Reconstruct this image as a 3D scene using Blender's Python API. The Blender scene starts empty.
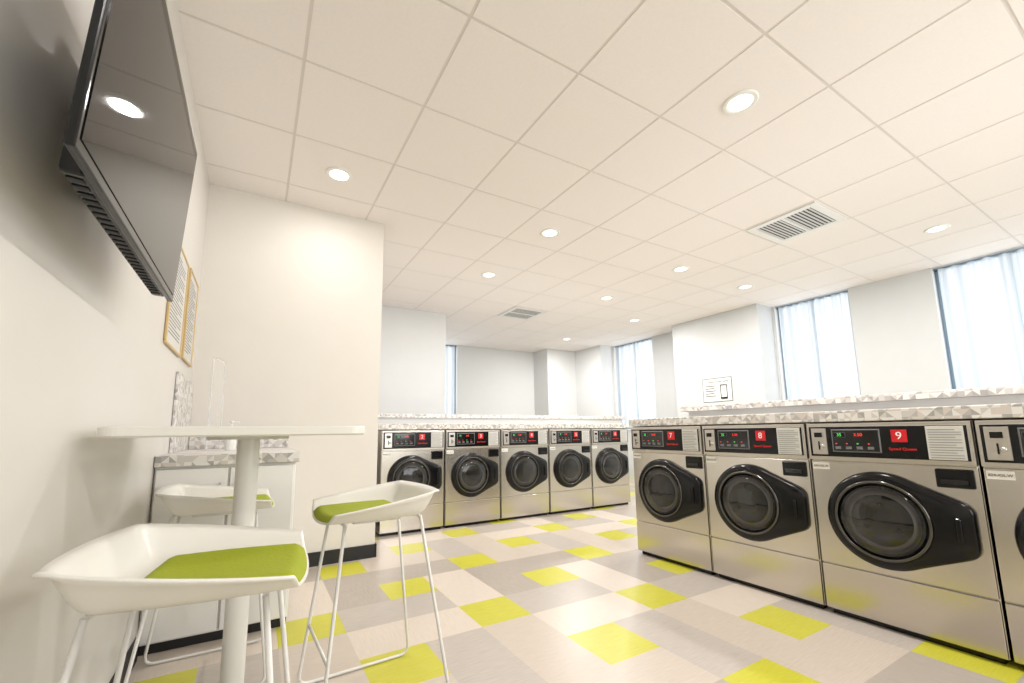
import bpy, bmesh, math, random
from mathutils import Vector, Matrix, Euler
random.seed(3)
scene=bpy.context.scene
COL=scene.collection
try: scene.view_settings.view_transform='Standard'
except Exception: pass

# ------------------------------------------------------------ materials
def lin(c):
    return tuple(((x/12.92) if x<=0.04045 else ((x+0.055)/1.055)**2.4) for x in [v/255 for v in c])
def mat(name,rgb,rough=.5,metal=0,noise=0,nscale=20,stretch=(1,1,1),emit=None,estr=0,bump=0,trans=0,alpha=1,coat=0,spec=.5):
    m=bpy.data.materials.new(name);m.use_nodes=True
    nt=m.node_tree;b=nt.nodes['Principled BSDF']
    c=lin(rgb)
    b.inputs['Base Color'].default_value=(*c,1)
    b.inputs['Roughness'].default_value=rough
    b.inputs['Metallic'].default_value=metal
    b.inputs['Transmission Weight'].default_value=trans
    b.inputs['Alpha'].default_value=alpha
    b.inputs['Coat Weight'].default_value=coat
    b.inputs['Specular IOR Level'].default_value=spec
    if emit:
        b.inputs['Emission Color'].default_value=(*lin(emit),1)
        b.inputs['Emission Strength'].default_value=estr
    tc=nt.nodes.new('ShaderNodeTexCoord');mp=nt.nodes.new('ShaderNodeMapping')
    mp.inputs['Scale'].default_value=stretch
    nz=nt.nodes.new('ShaderNodeTexNoise');nz.inputs['Scale'].default_value=nscale;nz.inputs['Detail'].default_value=3
    nt.links.new(tc.outputs['Object'],mp.inputs[0]);nt.links.new(mp.outputs[0],nz.inputs['Vector'])
    if noise>0:
        mx=nt.nodes.new('ShaderNodeMix');mx.data_type='RGBA'
        mx.inputs['A'].default_value=(*[max(0,x*(1-noise)) for x in c],1)
        mx.inputs['B'].default_value=(*[min(1,x*(1+noise)) for x in c],1)
        nt.links.new(nz.outputs[0],mx.inputs['Factor']);nt.links.new(mx.outputs['Result'],b.inputs['Base Color'])
    if bump>0:
        bp=nt.nodes.new('ShaderNodeBump');bp.inputs['Strength'].default_value=bump;bp.inputs['Distance'].default_value=.01
        nt.links.new(nz.outputs[0],bp.inputs['Height']);nt.links.new(bp.outputs[0],b.inputs['Normal'])
    return m
M_wall=mat('wall_paint',(217,218,218),.6,noise=.02,nscale=6,bump=.02)
M_wallR=mat('wall_paint_pale_grey',(204,206,207),.6,noise=.02,nscale=6,bump=.02)
M_wallP=mat('wall_paint_cream',(223,218,210),.6,noise=.02,nscale=6,bump=.02)
M_wallL=mat('wall_paint_satin',(210,206,200),.38,noise=.03,nscale=4,bump=.02)
M_ceil=mat('ceiling_tile',(240,234,232),.9,noise=.03,nscale=60,bump=.05)
M_bar=mat('ceiling_grid',(220,214,210),.6,noise=.02)
M_black=mat('black_rubber',(22,22,24),.5,noise=.1)
M_yel=mat('vinyl_yellow',(190,186,58),.32,noise=.2,nscale=8,stretch=(1.5,30,1))
M_b1=mat('vinyl_cream',(204,192,179),.32,noise=.16,nscale=8,stretch=(30,1.5,1))
M_b2=mat('vinyl_beige',(191,179,166),.32,noise=.2,nscale=8,stretch=(1.5,30,1))
M_g1=mat('vinyl_taupe',(167,157,147),.32,noise=.26,nscale=8,stretch=(30,1.5,1))
M_g2=mat('vinyl_grey',(178,169,160),.32,noise=.26,nscale=8,stretch=(1.5,30,1))
M_steel=mat('brushed_steel',(204,199,191),.21,1,noise=.05,nscale=20,stretch=(40,40,.6))
M_steel2=mat('brushed_steel_dull',(198,193,186),.32,1,noise=.06,nscale=12,stretch=(1.5,40,40))
M_blk=mat('black_plastic',(8,8,10),.17,noise=.1,spec=.35)
M_blk2=mat('black_gloss',(7,7,9),.08,noise=.1,coat=.3)
M_chrome=mat('chrome',(200,198,194),.15,1,noise=.03)
M_dring=mat('dark_chrome',(96,94,92),.2,1,noise=.05)
M_glass=mat('door_glass',(112,114,118),.02,0,trans=1)
M_drum=mat('drum_steel',(140,138,135),.25,.95,noise=.45,nscale=60)
M_red=mat('badge_red',(205,20,32),.35,noise=.05)
M_white=mat('white_plastic',(234,233,230),.3,noise=.01)
M_paper=mat('paper',(236,234,228),.6,noise=.02)
M_paper2=mat('printed_label',(205,203,198),.5,noise=.04)
M_text=mat('ink_black',(30,30,30),.6,noise=.05)
M_textw=mat('ink_white',(245,245,245),.5,noise=.01)
M_textr=mat('ink_red_glowing',(215,30,30),.5,noise=.01,emit=(215,30,30),estr=.2)  # red lettering given a faint glow of its own, no lamp behind it
M_ledg=mat('led_green',(70,220,90),.5,noise=.01,emit=(90,255,110),estr=.5)
M_ledr=mat('led_red',(255,60,40),.5,noise=.01,emit=(255,60,40),estr=.5)
M_gold=mat('gold_frame',(200,174,124),.4,.3,noise=.08)
M_pad=mat('green_cushion',(148,158,10),.8,noise=.08,nscale=120,bump=.15)
M_shell=mat('stool_shell',(227,224,217),.28,noise=.01,coat=.2)
M_rod=mat('white_enamel_rod',(219,217,212),.35,noise=.02)
M_lamp=mat('lamp_lens',(255,250,240),.5,noise=.01,emit=(255,247,232),estr=3)
M_slot=mat('dark_slot',(52,52,54),.6,noise=.05)
M_slot2=mat('soft_black_slot',(30,30,32),.6,noise=.05)
M_grey=mat('grey_recess',(110,112,114),.6,noise=.05)
M_vrec=mat('vent_recess',(50,50,50),.6,noise=.05)
M_vent=mat('vent_enamel',(228,228,226),.4,noise=.02)
M_vblade=mat('vent_blade',(205,205,203),.4,.1,noise=.02)
M_acr=mat('clear_acrylic',(240,244,246),.05,alpha=.05,noise=.01)
M_acre=mat('acrylic_edge',(235,240,242),.1,alpha=.5,noise=.01)
M_frame=mat('window_frame',(120,142,160),.4,noise=.03)
M_screen=mat('screen_glass',(12,12,13),.03,noise=.1,spec=.2)
def laminate(cell):
    m=bpy.data.materials.new('triangle_laminate');m.use_nodes=True;nt=m.node_tree;b=nt.nodes['Principled BSDF'];L=nt.links.new
    def math_(op,a,bv=None):
        n=nt.nodes.new('ShaderNodeMath');n.operation=op
        for i,x in enumerate((a,bv)):
            if x is None: continue
            if isinstance(x,(int,float)): n.inputs[i].default_value=x
            else: L(x,n.inputs[i])
        return n.outputs[0]
    tc=nt.nodes.new('ShaderNodeTexCoord');sp=nt.nodes.new('ShaderNodeSeparateXYZ');L(tc.outputs['Object'],sp.inputs[0])
    u=math_('DIVIDE',math_('ADD',sp.outputs[0],sp.outputs[1]),cell)
    v=math_('DIVIDE',sp.outputs[2],cell)
    fu=math_('FRACT',u);fv=math_('FRACT',v)
    ch=math_('MODULO',math_('ABSOLUTE',math_('ADD',math_('FLOOR',u),math_('FLOOR',v))),2.0)
    inv=math_('SUBTRACT',1.0,fu)
    mixu=math_('ADD',math_('MULTIPLY',ch,fu),math_('MULTIPLY',math_('SUBTRACT',1.0,ch),inv))
    tri=math_('GREATER_THAN',math_('ADD',mixu,fv),1.0)
    cb=nt.nodes.new('ShaderNodeCombineXYZ');L(math_('FLOOR',u),cb.inputs[0]);L(math_('FLOOR',v),cb.inputs[1]);L(tri,cb.inputs[2])
    wn=nt.nodes.new('ShaderNodeTexWhiteNoise');wn.noise_dimensions='3D';L(cb.outputs[0],wn.inputs['Vector'])
    cr=nt.nodes.new('ShaderNodeValToRGB');cr.color_ramp.interpolation='CONSTANT'
    e=cr.color_ramp.elements;e[0].position=0;e[0].color=(*lin((224,221,217)),1);e[1].position=.36;e[1].color=(*lin((202,198,194)),1)
    for p,c in ((.58,(180,176,173)),(.76,(206,198,190)),(.90,(163,160,158))):
        x=e.new(p);x.color=(*lin(c),1)
    L(wn.outputs['Value'],cr.inputs[0]);L(cr.outputs[0],b.inputs['Base Color']);b.inputs['Roughness'].default_value=.4
    return m
M_lam=laminate(.0293)
def fabric():
    m=bpy.data.materials.new('sheer_fabric');m.use_nodes=True;nt=m.node_tree;L=nt.links.new
    nt.nodes.remove(nt.nodes['Principled BSDF']);out=nt.nodes['Material Output']
    tr=nt.nodes.new('ShaderNodeBsdfTranslucent');tr.inputs[0].default_value=(.55,.59,.62,1)
    tp=nt.nodes.new('ShaderNodeBsdfTransparent');tp.inputs[0].default_value=(.92,.96,.985,1)
    df=nt.nodes.new('ShaderNodeBsdfDiffuse');df.inputs[0].default_value=(.74,.77,.80,1)
    tc=nt.nodes.new('ShaderNodeTexCoord');wv=nt.nodes.new('ShaderNodeTexNoise');mp=nt.nodes.new('ShaderNodeMapping');mp.inputs['Scale'].default_value=(9,9,.12)
    wv.inputs['Scale'].default_value=1.4
    L(tc.outputs['Object'],mp.inputs[0]);L(mp.outputs[0],wv.inputs['Vector'])
    mr=nt.nodes.new('ShaderNodeMapRange');mr.inputs[1].default_value=.35;mr.inputs[2].default_value=.65;mr.inputs[3].default_value=.4;mr.inputs[4].default_value=.9;L(wv.outputs[0],mr.inputs[0])
    m1=nt.nodes.new('ShaderNodeMixShader');L(mr.outputs[0],m1.inputs[0]);L(tp.outputs[0],m1.inputs[1]);L(tr.outputs[0],m1.inputs[2])
    m2=nt.nodes.new('ShaderNodeMixShader');m2.inputs[0].default_value=.2;L(m1.outputs[0],m2.inputs[1]);L(df.outputs[0],m2.inputs[2])
    L(m2.outputs[0],out.inputs[0]);return m
M_fab=fabric()

# ------------------------------------------------------------ mesh helpers
class B:
    def __init__(s): s.bm=bmesh.new();s.mats=[]
    def mi(s,m):
        if m not in s.mats: s.mats.append(m)
        return s.mats.index(m)
    def quad(s,pts,m):
        f=s.bm.faces.new([s.bm.verts.new(p) for p in pts]);f.material_index=s.mi(m);return f
    def box(s,x0,x1,y0,y1,z0,z1,m,bev=0,seg=2):
        v=[s.bm.verts.new((x,y,z)) for x in (x0,x1) for y in (y0,y1) for z in (z0,z1)]
        fs=[]
        for q in ((0,1,3,2),(4,6,7,5),(0,4,5,1),(2,3,7,6),(0,2,6,4),(1,5,7,3)):
            f=s.bm.faces.new([v[i] for i in q]);f.material_index=s.mi(m);fs.append(f)
        if bev>0:
            es=list({e for f in fs for e in f.edges})
            bmesh.ops.bevel(s.bm,geom=es,offset=bev,segments=seg,affect='EDGES',profile=.5)
    def lathe(s,prof,axis,center,m,n=48,smooth=True,rfun=None):
        rows=[]
        for k,(r,h) in enumerate(prof):
            row=[]
            for i in range(n):
                t=2*math.pi*i/n
                rr=rfun(t,k) if rfun else r
                a,b=rr*math.cos(t),rr*math.sin(t)
                if axis=='z': p=(a,b,h)
                elif axis=='y': p=(a,h,b)
                else: p=(h,a,b)
                row.append(s.bm.verts.new(Vector(p)+Vector(center)))
            rows.append(row)
        idx=s.mi(m)
        for k in range(len(rows)-1):
            for i in range(n):
                j=(i+1)%n
                f=s.bm.faces.new((rows[k][i],rows[k][j],rows[k+1][j],rows[k+1][i]));f.material_index=idx;f.smooth=smooth
        return rows
    def cap(s,row,m,smooth=False):
        f=s.bm.faces.new(row);f.material_index=s.mi(m);f.smooth=smooth
    def prism(s,outline,levels,m):
        rows=[[s.bm.verts.new((x,y,z)) for x,y in outline(ins)] for ins,z in levels]
        idx=s.mi(m);n=len(rows[0])
        for k in range(len(rows)-1):
            for i in range(n):
                j=(i+1)%n
                f=s.bm.faces.new((rows[k][i],rows[k][j],rows[k+1][j],rows[k+1][i]));f.material_index=idx
        s.cap(rows[0],m);s.cap(rows[-1],m)
    def tube(s,pts,r,m,n=10,closed=False,cr=.03):
        pts=[Vector(p) for p in pts]
        P=[]
        for i,p in enumerate(pts):
            if 0<i<len(pts)-1 and cr>0:
                a=(pts[i-1]-p);b=(pts[i+1]-p);d=min(cr,a.length*.45,b.length*.45)
                a=p+a.normalized()*d;b=p+b.normalized()*d
                for k in range(6):
                    t=k/5;P.append((1-t)**2*a+2*t*(1-t)*p+t*t*b)
            else: P.append(p)
        rows=[];up=None
        for i,p in enumerate(P):
            t=(P[min(i+1,len(P)-1)]-P[max(i-1,0)]).normalized()
            if up is None: up=t.orthogonal().normalized()
            up=(up-t*up.dot(t)).normalized();w=t.cross(up)
            rows.append([s.bm.verts.new(p+up*r*math.cos(2*math.pi*k/n)+w*r*math.sin(2*math.pi*k/n)) for k in range(n)])
        idx=s.mi(m)
        for k in range(len(rows)-1):
            for i in range(n):
                j=(i+1)%n;f=s.bm.faces.new((rows[k][i],rows[k][j],rows[k+1][j],rows[k+1][i]));f.material_index=idx;f.smooth=True
        for rw in (rows[0],rows[-1]):
            f=s.bm.faces.new(rw);f.material_index=idx
    def mesh(s,name):
        bmesh.ops.recalc_face_normals(s.bm,faces=s.bm.faces[:])
        me=bpy.data.meshes.new(name);s.bm.to_mesh(me);s.bm.free()
        for m in s.mats: me.materials.append(m)
        return me
def link(name,me,parent=None,loc=(0,0,0),rot=(0,0,0)):
    o=bpy.data.objects.new(name,me);COL.objects.link(o);o.location=loc;o.rotation_euler=rot
    if parent: o.parent=parent
    return o
def thing(o,label,cat,group=None):
    o['label']=label;o['category']=cat
    if group:o['group']=group
def struct(o): o['kind']='structure'
def textmesh(txt,size,m,align='CENTER'):
    c=bpy.data.curves.new('t','FONT');c.body=txt;c.size=size;c.align_x=align;c.align_y='CENTER';c.extrude=.0006
    o=bpy.data.objects.new('t',c);COL.objects.link(o)
    bpy.context.view_layer.update()
    me=bpy.data.meshes.new_from_object(o.evaluated_get(bpy.context.evaluated_depsgraph_get()))
    bpy.data.objects.remove(o)
    me.materials.clear();me.materials.append(m);return me
def empty(name,loc,rot=(0,0,0)):
    o=bpy.data.objects.new(name,None);COL.objects.link(o);o.location=loc;o.rotation_euler=rot;o.empty_display_size=.1;return o

# ------------------------------------------------------------ room
XL=-.4;XR=6.7;YB=8.2;YF=-2.4;H=2.818
TX=.62;X0=.10;TY=.61;Y0=1.513
b=B();s=.30;ax,ay=1.80-.15,2.51-.15
def clipq(x0,x1,y0,y1,m):
    x0=max(x0,XL);x1=min(x1,XR);y0=max(y0,YF);y1=min(y1,YB)
    if x1-x0>1e-4 and y1-y0>1e-4: b.quad([(x0,y0,0),(x1,y0,0),(x1,y1,0),(x0,y1,0)],m)
for i in range(-25,26):
    for j in range(-25,26):
        x=ax+(2*i-j)*s;y=ay+(i+2*j)*s
        if x<XL-1 or x>XR+1 or y<YF-1 or y>YB+1: continue
        clipq(x,x+s,y,y+s,M_yel)
        k=(i*3+j*7)%4
        if k%2==0:
            clipq(x,x+2*s,y+s,y+2*s,M_g1 if k==0 else M_b1);clipq(x,x+2*s,y+2*s,y+3*s,M_b2 if k==0 else M_g2)
        else:
            clipq(x,x+s,y+s,y+3*s,M_b1 if k==1 else M_g2);clipq(x+s,x+2*s,y+s,y+3*s,M_g1 if k==1 else M_b2)
o=link('floor',b.mesh('floor'));struct(o)
b=B();b.box(XL-.1,XR+.1,YF-.1,YB+.1,H+.003,H+.1,M_bar)
x=X0-TX*1
while x<XR:
    y=Y0-TY*7
    while y<YB:
        g=.0075
        x0,x1,y0,y1=max(x+g,XL),min(x+TX-g,XR),max(y+g,YF),min(y+TY-g,YB)
        if x1-x0>.02 and y1-y0>.02:
            b.box(x0,x1,y0,y1,H,H+.003,M_ceil)
        y+=TY
    x+=TX
o=link('ceiling',b.mesh('ceiling'));struct(o)
def wallbox(name,boxes,m=M_wall,bev=0):
    b=B()
    for q in boxes:b.box(*q,m,bev)
    o=link(name,b.mesh(name));struct(o);return o
wallbox('wall_left',[(XL-.12,XL,YF,YB,0,H+.006)],M_wallL)
wallbox('wall_back',[(XL,2.47,YB,YB+.12,0,H+.006),(3.6,XR,YB,YB+.12,0,H+.006),(2.47,3.6,YB,YB+.12,0,1.0)])
FX0,FX1,FZ0,FZ1=1.2,5.4,.8,2.6  # unseen opening behind the camera, added to let in frontal fill light
wallbox('wall_front',[(XL-.12,FX0,YF-.12,YF,0,H+.006),(FX1,XR+.12,YF-.12,YF,0,H+.006),(FX0,FX1,YF-.12,YF,0,FZ0),(FX0,FX1,YF-.12,YF,FZ1,H+.006)])
b=B()
for k in range(4):
    xx=FX0+(FX1-FX0-.05)*k/3;b.box(xx,xx+.05,YF-.09,YF-.04,FZ0,FZ1,M_frame,.004)
b.box(FX0,FX1,YF-.09,YF-.04,FZ0,FZ0+.05,M_frame,.004);b.box(FX0,FX1,YF-.09,YF-.04,FZ1-.05,FZ1,M_frame,.004)
o=link('window_6',b.mesh('window'));struct(o)  # frame of the added, unseen fill window
L=bpy.data.lights.new('daylight','AREA');L.shape='RECTANGLE';L.size=4.2;L.size_y=1.8;L.energy=114;L.color=(1,.99,.98)  # fill lamp behind the added window, brightens partition, washers and ceiling
lo=bpy.data.objects.new('daylight',L);COL.objects.link(lo);lo.location=((FX0+FX1)/2,YF-.3,1.7);lo.rotation_euler=(math.radians(90),0,0)
wins=[(-1.7,-.6),(.45,1.6),(2.42,3.36),(5.7,6.75)]  # first one lies behind the camera, unseen, added for fill light
bx=[];y=YF
for a,c in wins:
    bx.append((XR,XR+.2,y,a,0,H+.006));bx.append((XR,XR+.2,a,c,0,1.0));y=c
bx.append((XR,XR+.2,y,YB,0,H+.006))
wallbox('wall_right',bx,M_wallR)
wallbox('wall_partition',[(XL,.88,3.62,6.07,0,H)],M_wallP)
wallbox('wall_alcove',[(XL,2.47,6.07,YB,0,H)],M_wall)
wallbox('wall_pillar',[(6.3,XR,3.4,4.9,0,H)],M_wallR)
wallbox('wall_column',[(5.55,6.35,7.65,YB,0,H),(6.35,XR,6.8,YB,0,H)])
wallbox('baseboard_partition',[(.24,.886,3.606,3.62,0,.1),(.88,.892,3.606,4.9,0,.1)],M_black)
wallbox('baseboard_left',[(XL,XL+.012,YF,2.57,0,.1)],M_black)
def window(n,a,c,axis):
    b=B();z0,z1=1.0,H;w=.04
    def bb(p0,p1,q0,q1,r0,r1,m):
        if axis=='x': b.box(q0,q1,p0,p1,r0,r1,m,.004,1)
        else: b.box(p0,p1,q0,q1,r0,r1,m,.004,1)
    base=XR if axis=='x' else YB
    q0,q1=base+.09,base+.13
    bb(a,a+w,q0,q1,z0,z1,M_frame);bb(c-w,c,q0,q1,z0,z1,M_frame)
    bb(a,c,q0,q1,z0,z0+w,M_frame);bb(a,c,q0,q1,z1-w,z1,M_frame)
    mid=(a+c)/2;bb(mid-.016,mid+.016,q0,q1,z0,z1,M_frame)
    bb(a,c,base-.03,base+.06,z0-.02,z0+.01,M_white)
    o=link('window_%d'%n,b.mesh('window'));struct(o)
    b=B();N=90;q=base+.045
    b.mi(M_fab)
    cols=[]
    for i in range(N+1):
        t=a+.012+(c-a-.055)*i/N;d=.026*math.sin(i*.62)+.010*math.sin(i*.27+1)
        cols.append([b.bm.verts.new((q+d,t,z) if axis=='x' else (t,q+d,z)) for z in (z0+.02,z1-.03)])
    for i in range(N):
        f=b.bm.faces.new((cols[i][0],cols[i+1][0],cols[i+1][1],cols[i][1]));f.smooth=True
    o=empty('window_curtain',(0,0,0));thing(o,'sheer white curtain hanging in a bright window','curtain','sheer curtains in the windows')
    link('fabric',b.mesh('fabric'),o)
    b=B()
    if axis=='x': b.tube([(q,a+.005,z1-.024),(q,c-.005,z1-.024)],.010,M_frame)
    else: b.tube([(a+.005,q,z1-.024),(c-.005,q,z1-.024)],.010,M_frame)
    link('curtain_rod',b.mesh('rod'),o)
    L=bpy.data.lights.new('daylight','AREA');L.shape='RECTANGLE';L.size,L.size_y=1.9,c-a+.3;L.energy=27;L.color=(.97,.985,1)
    lo=bpy.data.objects.new('daylight',L);COL.objects.link(lo)
    if axis=='x': lo.location=(XR+.6,mid,2.0);lo.rotation_euler=(0,math.radians(90),0)
    else: lo.location=(mid,YB+.6,2.0);lo.rotation_euler=(math.radians(-90),0,0);L.size,L.size_y=c-a+.3,1.9
for k,(a,c) in enumerate(wins): window(k+1,a,c,'x')
window(5,2.47,3.6,'y')

# ------------------------------------------------------------ ceiling lights
bt=B();bt.lathe([(.062,.004),(.066,-.004),(.085,-.006),(.092,-.002),(.092,.004)],'z',(0,0,0),M_white,32)
trim_me=bt.mesh('trim_ring')
bl=B();bl.lathe([(.001,-.002),(.064,-.002)],'z',(0,0,0),M_lamp,32);lens_me=bl.mesh('lens')
pos=[(3.5,-.5,1),(3.5,2.5,1),(3.5,4.5,1),(.5,2.5,.28),(6.5,2.5,1),(6.5,4.5,1),(8.55,2.5,.75),(8.55,-.5,.75),(3.5,-3.5,1),(.5,-3.5,.4),(6.5,-3.5,1),(8.55,5.6,1.1),(8.4,8.4,1.5)]  # row behind the camera is unseen, added to fill the room with light
for i,j,pw in pos:
    o=empty('recessed_light',(X0+TX*i,Y0+TY*j,H-.004));thing(o,'round white recessed downlight glowing in the ceiling tile','ceiling light','recessed ceiling downlights')
    link('trim_ring',trim_me,o);link('lens',lens_me,o)
    L=bpy.data.lights.new('downlight','AREA');L.shape='DISK';L.size=.13;L.energy=24*pw;L.color=(1,.98,.955)
    lo=bpy.data.objects.new('downlight',L);COL.objects.link(lo);lo.location=(X0+TX*i,Y0+TY*j,H-.016)
def vent(i,j,label,sc=1):
    x0=X0+TX*i+.02;y0=Y0+TY*j+.02;w=TX-.04;d=TY-.04
    o=empty('air_vent',(x0+w/2,y0+d/2,H-.001));thing(o,label,'air vent')
    b=B();W=w/2;D=d/2;e=.06
    for q in ((-W,W,-D,-D+e),(-W,W,D-e,D),(-W,-W+e,-D+e,D-e),(W-e,W,-D+e,D-e),(-W+e,W-e,-.012,.012)):
        b.box(*q,-.012,0,M_vent,.003,1)
    link('vent_frame',b.mesh('vent_frame'),o)
    b=B();b.box(-W+e,W-e,-D+e,D-e,-.002,0,M_vrec);link('vent_recess',b.mesh('r'),o)
    b=B();n=7
    for ya,yb in ((-D+e,-.012),(.012,D-e)):
        for t in range(n):
            y=ya+(t+.25)*(yb-ya)/n
            b.box(-W+e,W-e,y,y+.016,-.009,-.0075,M_vblade)
    link('louvre',b.mesh('louvre'),o)
vent(6,0,'square white ceiling air diffuser with slotted louvres')
vent(5,6,'small white ceiling air grille with dark slots')

# ------------------------------------------------------------ washing machines
W=.652
def door_r(t,R,xe,zh):
    c,sn=math.cos(t),math.sin(t)
    r=R
    a0=math.radians(58);T=(R*math.cos(a0),R*math.sin(a0))
    poly=[T,(xe,zh),(xe,-zh),(T[0],-T[1])]
    for (p,q) in zip(poly[:-1],poly[1:]):
        dx,dz=q[0]-p[0],q[1]-p[1]
        den=c*dz-sn*dx
        if abs(den)<1e-9: continue
        rr=(p[0]*dz-p[1]*dx)/den
        uu=(c*rr-p[0])/dx if abs(dx)>1e-6 else (sn*rr-p[1])/dz
        if rr>0 and -1e-6<=uu<=1+1e-6: r=max(r,rr)
    return r
def door_smooth(t,R,xe,zh):
    acc=0;n=7
    for k in range(n): acc+=door_r(t+(k-(n-1)/2)*.028,R,xe,zh)
    return acc/n
def washer_parts():
    P=[]
    b=B();b.box(-W/2,W/2,.014,.68,.025,1.008,M_steel,.006);b.box(-W/2+.02,W/2-.02,.03,.66,0,.026,M_blk);P.append(('body',b.mesh('body'),(0,0,0),None))
    b=B();b.box(-W/2+.003,W/2-.003,0,.016,.262,.800,M_steel,.004);P.append(('front_panel',b.mesh('front_panel'),(0,0,0),None))
    b=B();b.box(-W/2+.003,W/2-.003,0,.016,.03,.256,M_steel,.004);P.append(('lower_panel',b.mesh('lower_panel'),(0,0,0),None))
    b=B();b.box(-W/2+.002,W/2-.002,-.012,.016,.806,1.002,M_steel2,.004)
    b.box(-W/2+.012,W/2-.012,-.016,-.010,.822,.986,M_blk,.003);P.append(('control_panel',b.mesh('control_panel'),(0,0,0),'black control panel'))
    b=B();b.box(-.300,-.228,-.021,-.014,.835,.975,M_steel2,.003);b.box(-.285,-.243,-.026,-.02,.925,.955,M_blk,.002)
    b.box(-.268,-.262,-.024,-.02,.86,.905,M_blk);b.lathe([(.0001,-.027),(.009,-.027),(.011,-.02)],'y',(-.25,0,.88),M_chrome,16);P.append(('coin_slot',b.mesh('coin_slot'),(0,0,0),'silver coin slot plate'))
    b=B();b.box(-.205,.005,-.0175,-.014,.850,.970,M_grey,.002);b.box(-.202,.002,-.019,-.014,.853,.967,M_blk2,.003)
    b.box(-.195,-.14,-.021,-.018,.928,.952,M_blk,.001)
    for k in range(4):
        b.box(-.19+k*.047,-.165+k*.047,-.021,-.018,.866,.880,M_grey,.001)
        b.box(-.187+k*.047,-.181+k*.047,-.0215,-.018,.892,.897,M_ledr if k!=2 else M_ledg)
    P.append(('display',b.mesh('display'),(0,0,0),'black display with red and green digits'))
    b=B();b.box(.048,.108,-.020,-.014,.905,.965,M_red,.002);P.append(('number_badge',b.mesh('number_badge'),(0,0,0),'red number badge'))
    b=B();b.box(.175,.300,-.0185,-.014,.828,.980,M_paper2,.001)
    for k in range(12):
        b.box(.183,.292-.02*(k%3==2),-.0195,-.018,.836+k*.0115,.8385+k*.0115,M_grey)
    P.append(('instruction_label',b.mesh('instruction_label'),(0,0,0),'white printed instruction label'))
    b=B();b.box(.185,.308,-.014,.002,.705,.788,M_blk,.006);b.box(.20,.293,-.019,-.013,.72,.745,M_blk2,.003);P.append(('coin_box',b.mesh('coin_box'),(0,0,0),'black coin box'))
    b=B();b.box(-.315,-.235,-.003,.001,.755,.79,M_paper);P.append(('sticker',b.mesh('sticker'),(0,0,0),'white price sticker'))
    cx,cz=-.03,.525;R=.232;xe=.335-.008;zh=.105
    n=128
    rows=[('o',1.0,0),('o',1.0,-.014),('o',.985,-.024),('o',.955,-.031),('m',.5,-.036),('i',.205,-.040),('i',.182,-.040),('i',.168,-.026),('i',.168,0)]
    def rf(t,k):
        kd,v,h=rows[k]
        o=door_smooth(t,R,xe,zh)
        if kd=='o': return o*v
        if kd=='m': return .5*o*.955+.5*.205
        return v
    b=B();b.lathe([(0,h) for _,_,h in rows],'y',(cx,0,cz),M_blk,n,True,rf)
    door=('door',b.mesh('door'),(0,0,0),'round black door with squared latch side')
    sub=[]
    b=B();b.lathe([(.190,-.0385),(.191,-.044),(.184,-.047),(.176,-.044),(.174,-.03)],'y',(cx,0,cz),M_dring,64);sub.append(('door_ring',b.mesh('door_ring'),'thin dark metal ring'))
    b=B();b.lathe([(.172,-.034),(.16,-.046),(.13,-.056),(.08,-.064),(.03,-.067),(.0005,-.068)],'y',(cx,0,cz),M_glass,64);sub.append(('door_glass',b.mesh('door_glass'),'domed clear glass'))
    b=B();b.lathe([(.168,-.024),(.150,-.030)],'y',(cx,0,cz),M_blk,64)
    b.lathe([(.150,-.030),(.140,-.020),(.125,-.008),(.118,-.014)],'y',(cx,0,cz),M_steel2,64);b.lathe([(.118,-.014),(.095,-.005),(.06,-.0025),(.0005,-.002)],'y',(cx,0,cz),M_drum,64)
    for k in range(3):
        a=math.radians(90+120*k)
        b.lathe([(.014,-.004),(.010,-.020),(.0005,-.022)],'y',(cx+.075*math.cos(a),0,cz+.075*math.sin(a)),M_chrome,16)
    for ring,nn in ((.04,8),(.062,14),(.09,20)):
        for k in range(nn):
            a=2*math.pi*k/nn+ring*9
            b.lathe([(.0035,-.007),(.0005,-.0075)],'y',(cx+ring*math.cos(a),0,cz+ring*math.sin(a)),M_blk,6)
    sub.append(('drum',b.mesh('drum'),'perforated steel drum'))
    b=B();b.box(.232,.256,-.046,-.028,.47,.58,M_blk,.009,3);sub.append(('handle',b.mesh('handle'),'black door handle'))
    return P,door,sub
P,door,sub=washer_parts()
txt_sq=textmesh('Speed Queen',.019,M_textr)
txt_led=textmesh('3.50',.022,M_ledr)
txt_led2=textmesh('35',.022,M_ledg)
txt_st=textmesh('624-/OL.W',.015,M_text)
def washer(num,loc,rz,label,group):
    root=empty('washing_machine',loc,(0,0,rz));thing(root,label,'washing machine',group)
    for nm,me,l,lab in P:
        o=link(nm,me,root,l)
        if lab:o['label']=lab
        if nm=='number_badge':
            link('number',textmesh(num,.05 if len(num)==1 else .04,M_textw),o,(.078,-.0212,.935),(math.radians(90),0,0))
        if nm=='control_panel':
            link('lettering',txt_sq,o,(.085,-.0172,.872),(math.radians(90),0,0))
        if nm=='display':
            link('digits',txt_led,o,(-.085,-.0205,.940),(math.radians(90),0,0));link('digits',txt_led2,o,(-.167,-.0225,.940),(math.radians(90),0,0))
        if nm=='sticker':
            link('lettering',txt_st,o,(-.275,-.0042,.772),(math.radians(90),0,0))
    d=link(door[0],door[1],root);d['label']=door[3]
    for nm,me,lab in sub:
        o=link(nm,me,d);o['label']=lab
    return root
XW=2.705;YW=4.243
for k,nm in enumerate(['7','8','9','10']):
    washer(nm,(XW,2.57-.66*(k+.5),0),-math.pi/2,'stainless steel front-loading washer numbered %s in the island row'%nm,'front-loading washers')
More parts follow.
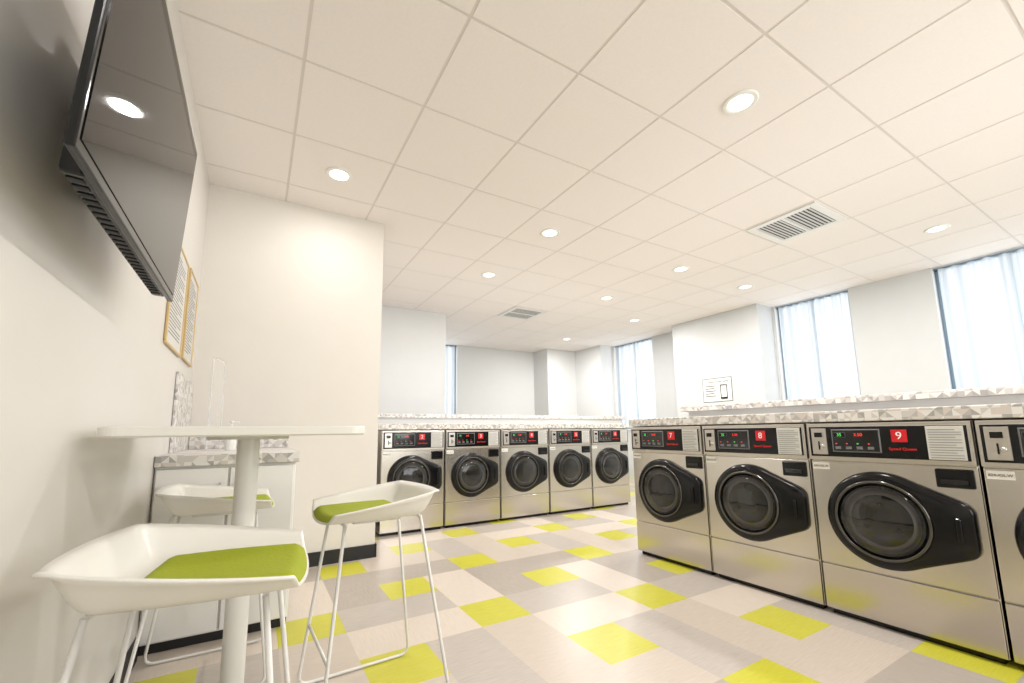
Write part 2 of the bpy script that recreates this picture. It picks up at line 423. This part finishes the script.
for k,nm in enumerate(['2','3','4','5','6']):
    washer(nm,(1.06+.668*(k+.5),YW,0),0,'stainless steel front-loading washer numbered %s in the second row'%nm,'front-loading washers')

def slab(name,x0,x1,y0,y1,z0,z1,label):
    b=B();b.box(x0,x1,y0,y1,z0,z1,M_lam,.004);o=link(name,b.mesh(name));thing(o,label,'counter')
    return o
slab('countertop',XW-.012,3.41,-.10,2.585,1.010,1.068,'pale grey patterned laminate counter over the island washers')
slab('countertop',1.03,4.43,YW-.012,4.95,1.010,1.068,'pale grey patterned laminate counter over the second washer row')
def divider(x0,x1,y0,y1,z,label):
    b=B();b.box(x0,x1,y0,y1,0,z-.046,M_wall);o=link('service_divider',b.mesh('service_divider'));thing(o,label,'divider')
    b=B();b.box(x0-.05,x1+.05,y0-.03,y1+.05,z-.045,z,M_lam,.004);o=link('ledge',b.mesh('ledge'));thing(o,'pale grey patterned ledge capping the low divider','ledge')
divider(3.43,3.9,-.4,2.55,1.185,'white low divider behind the island washers')
divider(1.0,5.05,4.99,5.3,1.20,'white low divider behind the second washer row')

# ------------------------------------------------------------ cabinet + counter by the partition
CX=.215;CY=2.57
root=empty('base_cabinet',(0,0,0));thing(root,'white base cabinet with flat doors below patterned counter','cabinet')
b=B();b.box(XL+.002,CX-.015,CY+.03,3.615,.045,.828,M_white,.003);b.box(XL+.002,CX-.02,CY+.045,3.61,0,.045,M_black);link('body',b.mesh('body'),root)  # thin black kick strip stands in for the shadow line under the cabinet
for k in range(2):
    b=B();xa=XL+.01+k*.295;b.box(xa,xa+.285,CY+.012,CY+.03,.055,.815,M_white,.003);d=link('door',b.mesh('door'),root)
    b=B();hx=xa+(.255 if k==0 else .03);b.tube([(hx,CY+.012,.62),(hx,CY-.01,.62),(hx,CY-.01,.74),(hx,CY+.012,.74)],.005,M_chrome,cr=.012);h=link('handle',b.mesh('handle'),d);h['label']='chrome bar handle'
b=B();b.box(XL+.002,CX,CY,3.615,.829,.882,M_lam,.004);o=link('countertop',b.mesh('ct'));thing(o,'grey patterned counter on white cabinet beside the partition','counter')
b=B();b.box(XL+.016,CX,3.604,3.618,.883,.985,M_lam,.002);b.box(XL+.002,XL+.014,2.95,3.618,.883,1.33,M_lam,.002);o=link('backsplash',b.mesh('bs'));thing(o,'grey patterned backsplash above the small counter','backsplash')
root=empty('soap_bottle',(-.13,3.2,.882));thing(root,'small white plastic pump bottle on the counter','bottle')
b=B();r=b.lathe([(.028,0),(.031,.004),(.031,.09),(.026,.11),(.012,.12),(.012,.13)],'z',(0,0,0),M_white,24);b.cap(r[0],M_white);link('bottle_body',b.mesh('bb'),root)
b=B();r=b.lathe([(.014,.128),(.014,.145),(.005,.147),(.005,.17),(.011,.172),(.011,.182)],'z',(0,0,0),M_white,16);b.cap(r[-1],M_white);b.tube([(0,0,.177),(.035,0,.174),(.04,0,.166)],.004,M_white,8,cr=.005);link('pump',b.mesh('pump'),root)
root=empty('acrylic_stand',(-.22,3.2,.882),(0,0,math.radians(75)));thing(root,'clear acrylic upright panel standing on the counter','stand')
b=B();b.box(-.10,.10,-.05,.05,0,.006,M_acr,.002);link('base',b.mesh('b'),root)
b=B();b.box(-.10,.10,-.002,.002,.006,.56,M_acr,.001);b.box(-.102,-.099,-.002,.002,.006,.56,M_acre);b.box(.099,.102,-.002,.002,.006,.56,M_acre);b.box(-.102,.102,-.002,.002,.56,.563,M_acre);link('panel',b.mesh('p'),root)

# ------------------------------------------------------------ table
TXc,TYc,TA=-.018,1.83,.345
root=empty('bar_table',(TXc,TYc,0));thing(root,'white square-topped pedestal bar table between the stools','table')
def rsq(a,r):
    def f(ins):
        pts=[];A=a-ins;R=max(.005,r-ins)
        for q,(sx,sy) in enumerate(((1,1),(-1,1),(-1,-1),(1,-1))):
            for k in range(9):
                t=math.pi/2*(q+k/8);pts.append((sx*(A-R)+R*math.cos(t),sy*(A-R)+R*math.sin(t)))
        return pts
    return f
b=B();b.prism(rsq(TA,.05),[(.006,.971),(0,.976),(0,.997),(.004,1.001)],M_shell);link('table_top',b.mesh('tt'),root)
b=B();b.lathe([(.036,.018),(.036,.971)],'z',(0,0,0),M_rod,32);r=b.lathe([(.13,.960),(.13,.9705)],'z',(0,0,0),M_rod,32);b.cap(r[0],M_rod);link('pedestal',b.mesh('pd'),root)
b=B();r=b.lathe([(.19,0),(.19,.008),(.175,.014),(.05,.02),(.036,.026)],'z',(0,0,0),M_rod,64);b.cap(r[0],M_rod);link('table_base',b.mesh('tb'),root)

# ------------------------------------------------------------ stools
SH=.672
def wallp(t):
    t=max(0,min(1,t))
    v=t*t/.9 if t<.45 else (.225+(t-.45)*1.409)
    return v
def srf(u,v,off=0):
    x=.205*u*math.sqrt(1-.21*v*v);y=.226*v*math.sqrt(1-.21*u*u)
    eb=wallp((-u-.60)/.40);es=wallp((abs(v)-.66)/.34)
    hh=.088-.026*(u+1)
    z=hh*max(eb,es) if min(eb,es)<=0 else hh*min(1,(eb**3+es**3)**(1/3))
    z-=.008*(1-min(1,abs(v)/.66)**2)*(1-min(1,max(0,-u)/.60)**2)
    if eb>.85: x-=.010*(eb-.85)/.15
    if es>.85: y+=math.copysign(.008*(es-.85)/.15,v)
    return (x,y,z+off)
def stool_meshes():
    b=B();N=44;g=[[b.bm.verts.new(srf(-1+2*i/N,-1+2*j/N)) for j in range(N+1)] for i in range(N+1)]
    b.mi(M_shell)
    for i in range(N):
        for j in range(N):
            f=b.bm.faces.new((g[i][j],g[i+1][j],g[i+1][j+1],g[i][j+1]));f.smooth=True
    bmesh.ops.recalc_face_normals(b.bm,faces=b.bm.faces[:])
    b.bm.normal_update()
    sgn=1 if g[N//2][N//2].normal.z>0 else -1
    bmesh.ops.solidify(b.bm,geom=b.bm.faces[:],thickness=.0065*sgn)
    for f in b.bm.faces:f.smooth=True
    shell=b.mesh('seat_shell')
    b=B();b.mi(M_pad);N=24
    def pp(a,c,h):
        u=-.56+ (a+1)/2*1.54;v=c*.72
        v=v*math.sqrt(1-.2*max(0,-a)**2)
        e=min(1,(1-abs(a))*7)*min(1,(1-abs(c))*7);e=math.sqrt(max(0,e))
        return srf(u,v,.001+h*e)
    g=[[b.bm.verts.new(pp(-1+2*i/N,-1+2*j/N,.022)) for j in range(N+1)] for i in range(N+1)]
    for i in range(N):
        for j in range(N):
            f=b.bm.faces.new((g[i][j],g[i+1][j],g[i+1][j+1],g[i][j+1]));f.smooth=True
    pad=b.mesh('seat_pad')
    legs=[]
    for sd in (-1,1):
        b=B();z=-SH+.0068
        b.tube([(.13,sd*.13,-.018),(.205,sd*.215,z),(-.245,sd*.215,z),(-.15,sd*.13,-.014)],.0062,M_rod,12,cr=.045);legs.append(b.mesh('leg'))
    b=B();b.tube([(.178,-.185,-.44),(.178,.185,-.44)],.0058,M_rod,10);foot=b.mesh('footrest')
    b=B();b.tube([(.13,-.13,-.018),(.13,.13,-.018)],.0062,M_rod,10);b.tube([(-.15,-.13,-.016),(-.15,.13,-.016)],.0062,M_rod,10)
    b.box(-.09,.09,-.09,.09,-.026,-.013,M_rod,.004);und=b.mesh('seat_support')
    return shell,pad,legs,foot,und
sh,pad,legs,foot,und=stool_meshes()
def stool(x,y,rz,label):
    root=empty('bar_stool',(x,y,0),(0,0,rz));thing(root,label,'bar stool','white bar stools around the table')
    for nm,me in (('seat',sh),('cushion',pad),('leg',legs[0]),('leg',legs[1]),('footrest',foot),('seat_support',und)):
        o=link(nm,me,root,(0,0,SH))
        if nm=='cushion':o['label']='lime green padded cushion'
stool(-.075,1.18,math.radians(-7),'white moulded bar stool with lime cushion, back to the wall')
stool(.415,1.77,math.radians(183),'white moulded bar stool with lime cushion on the open side')
stool(-.11,2.27,math.radians(0),'white moulded bar stool with lime cushion near the cabinet')

# ------------------------------------------------------------ television
root=empty('television',(-.255,1.25,1.40),(0,math.radians(3),0));thing(root,'black flat-screen television mounted high on the wall','television')
w=.435;h=.53
b=B();b.box(-.014,0,-w,w,0,h,M_blk,.003);b.box(-.050,-.013,-w+.10,w-.03,.004,.42,M_blk,.008)
for k in range(26):
    yy=-w+.12+k*.027;b.box(-.044,-.022,yy,yy+.014,.002,.006,M_slot2);b.box(-.0508,-.049,yy,yy+.014,.02,.05,M_slot2)
link('housing',b.mesh('housing'),root)
b=B();b.box(-.002,.0015,-w+.014,w-.014,.02,h-.014,M_screen);link('screen',b.mesh('screen'),root)
b=B();b.box(-.142,-.125,-.03,.25,.20,.44,M_blk,.003);b.box(-.13,-.048,-.02,.01,.18,.40,M_blk,.003);b.box(-.13,-.048,.20,.23,.18,.40,M_blk,.003);link('wall_mount',b.mesh('wm'),root)

# ------------------------------------------------------------ posters
def poster(y0,y1,z0,z1,label):
    root=empty('framed_notice',(XL,(y0+y1)/2,(z0+z1)/2));thing(root,label,'framed notice','gold framed notices on the wall')
    a=(y1-y0)/2;c=(z1-z0)/2;t=.013
    b=B()
    for q in ((-a,a,-c,-c+t),(-a,a,c-t,c),(-a,-a+t,-c+t,c-t),(a-t,a,-c+t,c-t)): b.box(.001,.014,*q,M_gold,.003)
    link('frame',b.mesh('frame'),root)
    b=B();b.box(.001,.008,-a+t,a-t,-c+t,c-t,M_paper2);link('paper',b.mesh('paper'),root)
    b=B();z=c-.06;k=0
    while z>-c+.05:
        ln=(a-.05)*(1 if k%4 else .6);b.box(.0082,.0088,-a+.05,-a+.05+2*ln*.95,z,z+.005,M_grey);z-=.018;k+=1
    link('lettering',b.mesh('lettering'),root)
poster(2.50,2.96,1.41,1.95,'gold framed printed notice beside the television')
poster(3.05,3.43,1.42,1.97,'gold framed printed notice next to the partition')
root=empty('wall_sign',(6.3,4.13,1.60),(0,0,-math.pi/2));thing(root,'white paper sign with phone picture on the pillar','sign')
b=B();b.box(-.25,.25,-.004,-.001,-.19,.19,M_grey,.001);b.box(-.24,.24,-.006,-.001,-.18,.18,M_paper,.001);link('paper',b.mesh('paper'),root)
link('lettering',textmesh('Transform loads, Easily',.042,M_text),root,(0,-.007,.13),(math.radians(90),0,0))
b=B()
for k in range(5): b.box(-.20,-.02-.03*(k%2),-.0075,-.0062,.06-.04*k,.072-.04*k,M_slot)
link('lettering',b.mesh('lines'),root)
b=B();b.box(.06,.17,-.009,-.006,-.15,.08,M_blk,.008);b.box(.07,.16,-.0095,-.0088,-.12,.06,M_vent);link('phone_picture',b.mesh('phone'),root)

# ------------------------------------------------------------ world + camera
w=bpy.data.worlds.new('World');scene.world=w;w.use_nodes=True
w.node_tree.nodes['Background'].inputs[0].default_value=(.94,.975,1,1);w.node_tree.nodes['Background'].inputs[1].default_value=.95
Mr=[(0.8637,-0.5039,-0.0112),(0.0598,0.1246,-0.9904),(0.5005,0.8547,0.1377)]
cam=bpy.data.cameras.new('Camera');co=bpy.data.objects.new('Camera',cam);COL.objects.link(co)
R=Matrix((Mr[0],[-v for v in Mr[1]],[-v for v in Mr[2]])).transposed()
co.matrix_world=Matrix.Translation((0,0,.975))@R.to_4x4()
cam.sensor_width=36;cam.lens=36*426.06/1024;cam.shift_x=(512-506.26)/1024;cam.shift_y=(372.77-341.5)/1024;cam.clip_start=.02
scene.camera=co
